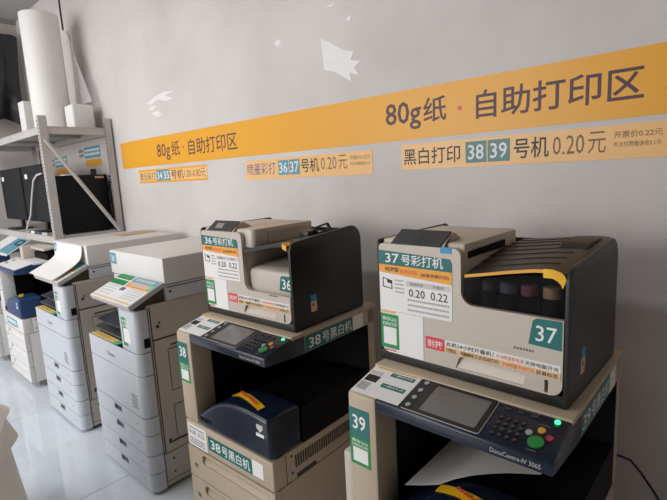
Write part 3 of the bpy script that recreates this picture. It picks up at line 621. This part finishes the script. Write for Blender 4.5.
    gp.fbox(R, 0.068, 0.071, 0.03, 0.93, 0, 0.001).fbox(R, 0.078, 0.66, 0.7665, 0.7735, 0, 0.001).fbox(R, 0.076, 0.081, 0.19, 0.93, 0, 0.001)
    gp.poly(R, [(0.10, 0.238), (0.66, 0.238), (0.66, 0.246), (0.115, 0.246), (0.115, 0.262), (0.10, 0.262)], 0, 0.0042)
    gp.fbox(R, 0.146, 0.149, 0.5, 0.71, 0, 0.001).fbox(R, 0.146, 0.41, 0.706, 0.7095, 0, 0.001).fbox(R, 0.146, 0.41, 0.495, 0.4985, 0, 0.001)
    gp.fbox(R, 0.146, 0.41, 0.4215, 0.4245, 0, 0.001).fbox(R, 0.146, 0.149, 0.26, 0.42, 0, 0.001).fbox(R, 0.072, 0.66, 0.193, 0.1955, 0, 0.001).fbox(R, 0.072, 0.66, 0.046, 0.0485, 0, 0.001)
    gp.build('panel_gap', 'gap', t)
    MB().fbox(R, 0.155, 0.30, 0.724, 0.752, 0.0036, 0.0046).build('grip', 'lgrey', t)
    MB().fbox(R, 0.16, 0.295, 0.7245, 0.733, 0.0046, 0.005).build('grip_shadow_line', 'gap', t)
    MB().disc(R, 0.107, 0.833, 0.008, 0.0035, 0.007, 12).disc(R, 0.118, 0.85, 0.005, 0.0035, 0.006, 10).build('knob', 'gap', t)
    for zz_ in (0.085, 0.155): MB().disc(R, 0.115, zz_, 0.006, 0.002, 0.003, 10).build('screw', 'gap', t)
    MB().text(R, 'A', 0.255, 0.665, 0.022, 0.024, 0.0, 0.0042).build('panel_letter', 'inkg', t)
    # scanner and thick lid
    MB().box(-HW, HW, 0.168, 0.74, 0.9405, 1.018).build('scanner', 'coolw', t, bevel=0.005)
    MB().fbox(right(HW), 0.175, 0.735, 1.004, 1.0085, 0, 0.0008).build('scanner_gap', 'gap', t)
    MB().disc(right(HW), 0.19, 0.985, 0.006, 0, 0.004, 10).build('catch', 'gap', t)
    MB().box(-0.30, 0.29, 0.165, 0.77, 1.0205, 1.148).build('lid', 'white', t, bevel=0.007)
    FL = front(0.165)
    g = sign(t, 'number_sticker', FL, -0.288, -0.218, 1.075, 1.135, 'tealp')
    MB().text(FL, num, -0.272, 1.09, 0.038, 0.03, 0.012).build('lettering', 'wink', g)
    # sloping operation panel covered by a price card
    k = 0.435; c_ = 1/math.hypot(1, k); L = 0.196
    SP = Frame((0, -0.018, 0.955), (1,0,0), (0, c_, k*c_))
    MB().poly(SP, rrect(-0.15, 0.285, 0.0, L, 0.006), -0.024, 0.0).build('operation_panel', 'lgrey', t, bevel=0.003)
    MB().prism_x([(0.02, 0.926), (0.165, 0.941), (0.165, 1.005), (0.03, 0.948)], 0.0, 0.27).build('panel_neck', 'gap', t)
    g = sign(t, 'price_card', SP, -0.145, 0.28, 0.004, L-0.004, 'paper', 0.0012)
    MB().fbox(SP, -0.145, 0.02, L*0.80, L-0.006, 0.0012, 0.0018).build('green_band', 'green', g); MB().fbox(SP, -0.145, 0.02, L*0.58, L*0.76, 0.0012, 0.0018).build('green_band', 'green', g)
    MB().fbox(SP, 0.035, 0.275, L*0.78, L-0.006, 0.0012, 0.0018).build('teal_band', 'tealp', g)
    MB().fbox(SP, 0.235, 0.277, L*0.64, L*0.79, 0.0018, 0.0022).build('mint_tab', 'mint', g)
    MB().fbox(SP, 0.035, 0.275, L*0.58, L*0.765, 0.0012, 0.0018).build('orange_band', 'orange', g)
    MB().fbox(SP, -0.13, 0.265, L*0.06, L*0.11, 0.0012, 0.0018).build('orange_line', 'peach', g)
    lines(MB(), SP, 0.06, 0.25, (L*0.83, L*0.64), 0.02, 0.0018, 0.0022, 33).build('white_print', 'palep', g)
    lines(MB(), SP, -0.13, 0.01, (L*0.2, L*0.3, L*0.4, L*0.5), 0.007, 0.0012, 0.0016, 34).build('small_print', 'palep', g)
    lines(MB(), SP, 0.12, 0.26, (L*0.2, L*0.28, L*0.36, L*0.44, L*0.52), 0.006, 0.0012, 0.0016, 35).build('grey_print', 'palep', g)
    MB().fbox(SP, 0.03, 0.075, L*0.42, L*0.54, 0.0012, 0.0018).build('picture', 'violet', g)
    return t
K35 = tall_copier(-2.35, 0.88, 0.0, 'tall white copier numbered 35 with four drawers, beside the copier numbered 38', '35')
K34 = tall_copier(-3.27, 0.88, 0.0, 'tall white copier with an open booklet lying on its panel, below the shelf end', '34')

# ------------------------------------------------------------------ steel shelf over the far copiers
SX0, SX1, SY0, SY1 = -5.90, -3.965, 1.185, 1.705
rack = thing('metal_shelf', 'pale grey slotted steel shelf unit standing against the wall behind the far copiers', 'shelf', ((SX0+SX1)/2, (SY0+SY1)/2, 0))
ro = Vector(rack.location)
def rb(mb, name, m='steel', bevel=0.002):
    mb.v = [tuple(Vector(v)-ro) for v in mb.v]; return mb.build(name, m, rack, bevel=bevel, seg=1)
ZT, ZL = 1.955, 1.128
for px, sx in ((SX1, 1), (SX0, -1)):
    for py, sy in ((SY0, -1), (SY1, 1)):
        h = 2.03
        m = MB()                                                           # angle-iron post: two flanges
        xa, xb = (px, px+0.04) if sx > 0 else (px-0.04, px)
        m.box(min(px, px+sx*0.003), max(px, px+sx*0.003), min(py, py-sy*0.055), max(py, py-sy*0.055), 0.0, h)
        m.box(min(px, px-sx*0.042), max(px, px-sx*0.042), min(py, py+sy*0.003), max(py, py+sy*0.003), 0.0, h)
        p = rb(m, 'post', 'steel', 0.0)
        if sx > 0:
            sl = MB()
            for i in range(38):
                z = 1.02+i*0.026
                if py == SY0: sl.box(px-0.026, px-0.014, py-0.0042, py-0.003, z, z+0.014)
                else: sl.box(px+0.003, px+0.0042, py-0.0545, py-0.049, z, z+0.014)
            rb(sl, 'post_slots', 'dsteel', 0.0)
for z, nm in ((ZT, 'top_board'), (ZL, 'lower_board')):
    m = MB().box(SX0+0.004, SX1-0.004, SY0+0.004, SY1-0.004, z-0.006, z)
    b_ = rb(m, nm, 'steel', 0.0)
    for y0, y1 in ((SY0+0.004, SY0+0.024), (SY1-0.024, SY1-0.004)): rb(MB().box(SX0+0.045, SX1-0.045, y0, y1, z-0.056, z-0.0065), 'board_rail')
    for x0, x1 in ((SX1-0.024, SX1-0.0045), (SX0+0.0045, SX0+0.024)): rb(MB().box(x0, x1, SY0+0.045, SY1-0.045, z-0.056, z-0.0065), 'end_rail')
    for xx in (-4.6, -5.25): rb(MB().box(xx, xx+0.04, SY0+0.03, SY1-0.03, z-0.03, z-0.0065), 'stiffener')
br = MB().tube([(SX1+0.008, SY0+0.02, 1.86), (SX1+0.008, SY1-0.03, 1.12)], 0.016, 6); rb(br, 'diagonal_brace', 'steel', 0.0)

# things on the shelf
pc = thing('computer_tower', 'matt black computer tower standing on the lower shelf board', 'computer', (-4.13, 1.46, ZL))
MB().box(-0.085, 0.085, -0.195, 0.20, 0.012, 0.462).build('case', 'mon', pc, bevel=0.006)
for xx in (-0.06, 0.06):
    for yy in (-0.16, 0.16): MB().lathe((xx, yy, 0), [(0.014, 0), (0.014, 0.013)], 10).build('foot', 'dark', pc)
MB().fbox(right(0.085), 0.10, 0.17, 0.432, 0.449, 0, 0.001).build('sticker', 'card', pc)
MB().box(-0.05, 0.05, -0.197, -0.195, 0.25, 0.33).build('front_bezel', 'dgrey', pc)
o = MB().box(-4.16, -4.05, 1.34, 1.42, ZL+0.4625, ZL+0.471).build('adapter_board', 'paper'); o.data.transform(Matrix.Translation((4.105, -1.38, -(ZL+0.4625)))); o.location = (-4.105, 1.38, ZL+0.4625)
tag(o, 'small white plate lying on top of the black computer tower', 'plate')
o = MB().box(-0.012, 0.012, -0.02, 0.02, 0, 0.045).build('antenna_stub', 'black', None, bevel=0.003); o.location = (-4.06, 1.56, ZL+0.4625)
tag(o, 'little black stub standing upright on the computer tower', 'antenna')
for i, (xc, yc, a, lab) in enumerate(((-4.57, 1.29, 0.0, 'black monitor with a hanging white cable, nearest the shelf post'), (-5.29, 1.29, 0.0, 'black monitor farther along the lower shelf board, at the photo edge'))):
    mo = thing('monitor', lab, 'monitor', (xc, yc, ZL), a, 'monitors on the shelf')
    MB().box(-0.34, 0.34, -0.02, 0.02, 0.09, 0.57).build('display_panel', 'mon', mo, bevel=0.008)
    MB().box(-0.325, 0.325, -0.0215, -0.02, 0.115, 0.555).build('screen_face', 'mon', mo)
    MB().box(-0.03, 0.03, 0.02, 0.045, 0.02, 0.28).build('stand', 'black', mo, bevel=0.004)
    MB().poly(top(0), rrect(-0.12, 0.12, -0.08, 0.09, 0.03), 0, 0.014).build('foot', 'black', mo)
    MB().fbox(front(-0.0215), -0.28 if i else -0.25, -0.21 if i else -0.18, 0.46, 0.50, 0, 0.001).build('white_label', 'paper', mo)
tag(MB().tube([(-4.30, 1.255, 1.62), (-4.42, 1.25, 1.61), (-4.52, 1.25, 1.57), (-4.62, 1.25, 1.45), (-4.72, 1.245, 1.28), (-4.90, 1.24, 1.138)], 0.008).build('white_cable', 'cablew'), 'white cable hanging in a curve in front of the nearer monitor', 'cable')
for x0_, lab in ((-4.005, 'looping black cable right behind the computer tower, nearest the shelf post'), (-4.075, 'second black cable hanging behind the computer tower')):
    pts = [(x0_+0.016*math.sin(j*1.1+x0_*40), 1.684+0.010*math.sin(j*1.7), 1.58-j*0.036) for j in range(13)]
    tag(MB().tube(pts, 0.006).build('black_cable', 'cable'), lab, 'cable', 'cables behind the computer')
for i, (xx, yy, a, m, nm) in enumerate(((-4.40, 1.20, 0.1, 'navyl', 'blue'), (-4.56, 1.20, -0.05, 'paper', 'white'), (-4.70, 1.20, 0.08, 'grey', 'grey'), (-4.25, 1.20, 0.1, 'lgrey', 'pale grey'))):
    o = MB().box(-0.05, 0.05, -0.007, 0.007, 0, 0.022).build('small_box', m, None, bevel=0.004); o.location = (xx, yy, ZL+0.0002); o.rotation_euler = (0, 0, a)
    tag(o, nm + ' small plug box lying at the front of the lower shelf board', 'box', 'clutter on the lower shelf')
roll = thing('paper_roll', 'tall thick white paper roll standing upright on the top shelf board', 'roll', (-4.44, 1.44, ZT))
MB().lathe((0,0,0), [(0.138, 0), (0.14, 0.003), (0.14, 0.925), (0.137, 0.928), (0.045, 0.928), (0.045, 0.905)], 40).build('wound_paper', 'rollp', roll)
MB().lathe((0,0,0.9055), [(0.04, 0), (0.04, 0.018)], 20).build('core', 'card', roll)
o = MB().poly(top(0), rrect(-0.07, 0.07, -0.09, 0.09, 0.01), 0, 0.30).build('white_carton', 'paper', None, bevel=0.004); o.location = (-4.86, 1.42, ZT+0.0002); tag(o, 'short white carton standing left of the big paper roll', 'carton')
o = MB().poly(top(0), rrect(-0.085, 0.085, -0.10, 0.07, 0.02), 0, 0.2).build('white_bundle', 'paper', None, bevel=0.02); o.location = (-4.2, 1.58, ZT+0.0002); tag(o, 'low white bundle on the shelf between the paper roll and the wall', 'bundle')
g = []
for i in range(9):
    q = i/8; row = []
    for j in range(9):
        p_ = j/8; xl, xr = -4.46-0.05*q, -4.44+0.32*q**0.9
        row.append((xl+(xr-xl)*p_, 1.66-0.02*p_+0.01*math.sin(4*p_+3*q), 2.80-0.62*q))
    g.append(row)
o = MB().sheet(g[::-1], 0.0008).build('plastic_wrap', 'film'); tag(o, 'thin see-through plastic wrap hanging beside the paper roll', 'plastic wrap')
g = []
for i in range(9):
    q = i/8; row = []
    for j in range(13):
        p_ = j/12
        row.append((-5.90+0.05*math.sin(p_*9+q*5)*(0.3+q)+0.02*math.sin(p_*23), 1.16+p_*(0.52-0.05*q), 3.10-0.95*q*(0.96+0.06*math.sin(p_*7))-0.06*abs(p_-0.6)))
    g.append(row)
tag(MB().sheet(g, 0.004).build('black_bag', 'bag'), 'crumpled black plastic sheeting hanging high on the left wall', 'plastic sheet')
g = []
for i in range(6):
    q = i/5; g.append([(-5.62+0.02*math.sin(p*3+q*4), 1.16+0.035*p, 2.56-0.58*q) for p in range(5)])
tag(MB().sheet(g, 0.003).build('red_cloth', 'redc'), 'narrow red cloth hanging at the left edge above the shelf', 'cloth')


# ------------------------------------------------------------------ loose paper on the machines
def sheet_obj(name, grid, m, label, cat, t=0.0008):
    c = Vector(grid[0][0]); o = MB().sheet([[Vector(p)-c for p in r] for r in grid], t).build(name, m); o.location = c; return tag(o, label, cat)
# white page in the output bay of copier 39
HZ = [(-0.165,0.58),(-0.158,0.592),(-0.135,0.612),(-0.10,0.637),(-0.062,0.659),(-0.02,0.68),(0.024,0.695),(0.08,0.705),(0.139,0.708),(0.262,0.708)]
def hump_z(x):
    for (a, za), (b, zb) in zip(HZ, HZ[1:]):
        if a <= x <= b: return za+(zb-za)*(x-a)/(b-a)
    return 0.708
rows = []
for j in range(9):
    q = j/8; row = []
    for i in range(9):
        p = i/8
        xx = (-0.127*(1-p)+0.16*p)*(1-q)+(-0.132*(1-p)+0.15*p)*q; yy = (0.058*(1-p)+0.25*p)*(1-q)+(0.34*(1-p)+0.40*p)*q
        row.append((-0.5295+xx, 0.886+yy, max(hump_z(xx), 0.66)+0.006+0.004*math.sin(p*math.pi)))
    rows.append(row)
sheet_obj('paper_page', rows, 'paper', 'white paper page left lying in the output bay of the copier numbered 39', 'paper')
# booklet on copier 34: lies on the sloping panel and curls up against the lid
rows = []
P0, P1, P2, P3 = Vector((0.852, 0.9645)), Vector((1.02, 1.040)), Vector((1.032, 1.05)), Vector((1.036, 1.142))
for j in range(13):
    q = j/12; c2 = P0*(1-q)**3+P1*3*q*(1-q)**2+P2*3*q*q*(1-q)+P3*q**3
    rows.append([(-3.45+p*0.072, c2.x, c2.y+0.004) for p in range(7)])
bk = sheet_obj('open_booklet', rows, 'paper', 'open white booklet curling up from the panel of the far tall copier', 'booklet', 0.004)
o = MB().box(-0.09, 0.09, -0.14, 0.14, 0, 0.003).build('brown_board', 'card'); o.location = (-3.33, 1.50, 1.1484); o.rotation_euler = (0,0,0.12); tag(o, 'thin brown board lying on the lid of the tall copier below the shelf', 'board')
# document feeder and signs on the far copiers
df = thing('document_feeder', 'ivory document feeder with a dark slot on the far copier below the shelf', 'scanner', (-4.22, 1.10, 0.9537))
MB().box(-0.17, -0.10, -0.06, 0.30, 0, 0.10).build('left_cheek', 'hpw', df, bevel=0.008)
MB().box(-0.0985, 0.22, 0.02, 0.30, 0, 0.05).build('feeder_body', 'dark', df, bevel=0.006)
MB().prism_x([(0.0, 0.075), (0.30, 0.105), (0.30, 0.117), (0.0, 0.095)], -0.0985, 0.22).build('feeder_cover', 'hpw', df, bevel=0.004)
rows = [[(-5.30+0.09*p, 0.96+0.05*q, 0.965+0.030*q) for p in range(6)] for q in range(5)]
sg = thing('slanted_sign', 'white and teal sign leaning on the farthest copier at the left edge', 'sign', (-5.02, 1.0, 0.9537))
k = 0.55; c_ = 1/math.hypot(1, k); SF = Frame((0, 0, 0.004), (1,0,0), (0, c_, k*c_))
MB().poly(SF, rrect(-0.30, 0.36, 0, 0.26, 0.01), -0.003, 0.003).build('board', 'paper', sg)
MB().fbox(SF, 0.02, 0.35, 0.02, 0.22, 0.003, 0.004).build('teal_block', 'tealp', sg)
MB().poly(SF, rrect(0.17, 0.33, 0.13, 0.20, 0.02), 0.004, 0.010, holes=[rrect(0.18, 0.32, 0.14, 0.19, 0.015)[::-1]]).build('black_mark', 'ink', sg)
MB().prism_x([(0.20, 0.0), (0.205, 0.0), (0.205, 0.10), (0.20, 0.10)], -0.2, 0.3).build('prop', 'paper', sg)

# power cable down by the wall at right
pts = [(-0.290, 1.52, 0.60), (-0.285, 1.60, 0.563), (-0.255, 1.62, 0.548), (-0.224, 1.62, 0.515), (-0.195, 1.62, 0.475), (-0.165, 1.62, 0.43), (-0.12, 1.64, 0.33), (-0.05, 1.66, 0.15), (0.02, 1.66, 0.006)]
tag(MB().tube(pts, 0.004).build('hanging_cable', 'cable'), 'black power cord hanging off the back of the nearest copier at right', 'cable')

# beige skirted table cover at the lower left
tc = thing('skirted_table', 'beige cloth skirt with scalloped tiers at the lower left corner', 'tablecloth', (-2.33, 0.035, 0))
def tier(name, z0, z1, r0, r1, amp, ph, ex=1.0):
    n = 64; vs = []; R = 8
    for i in range(R+1):
        q = i/R
        for j in range(n):
            a = 2*math.pi*j/n; rr = r0+(r1-r0)*q**ex+amp*(0.3+q)*math.sin(9*a+ph)
            vs.append((rr*math.cos(a), rr*math.sin(a), z1+(z0-z1)*q))
    fs = [(i*n+j, (i+1)*n+j, (i+1)*n+(j+1)%n, i*n+(j+1)%n) for i in range(R) for j in range(n)]
    fs.append(tuple(range(n)))
    MB().add(vs, fs).build(name, 'cloth', tc)
tier('top_tier', 0.585, 0.88, 0.09, 0.375, 0.008, 0.3)
tier('middle_tier', 0.475, 0.60, 0.345, 0.385, 0.008, 1.3)
tier('bottom_tier', 0.004, 0.49, 0.355, 0.40, 0.008, 2.3)
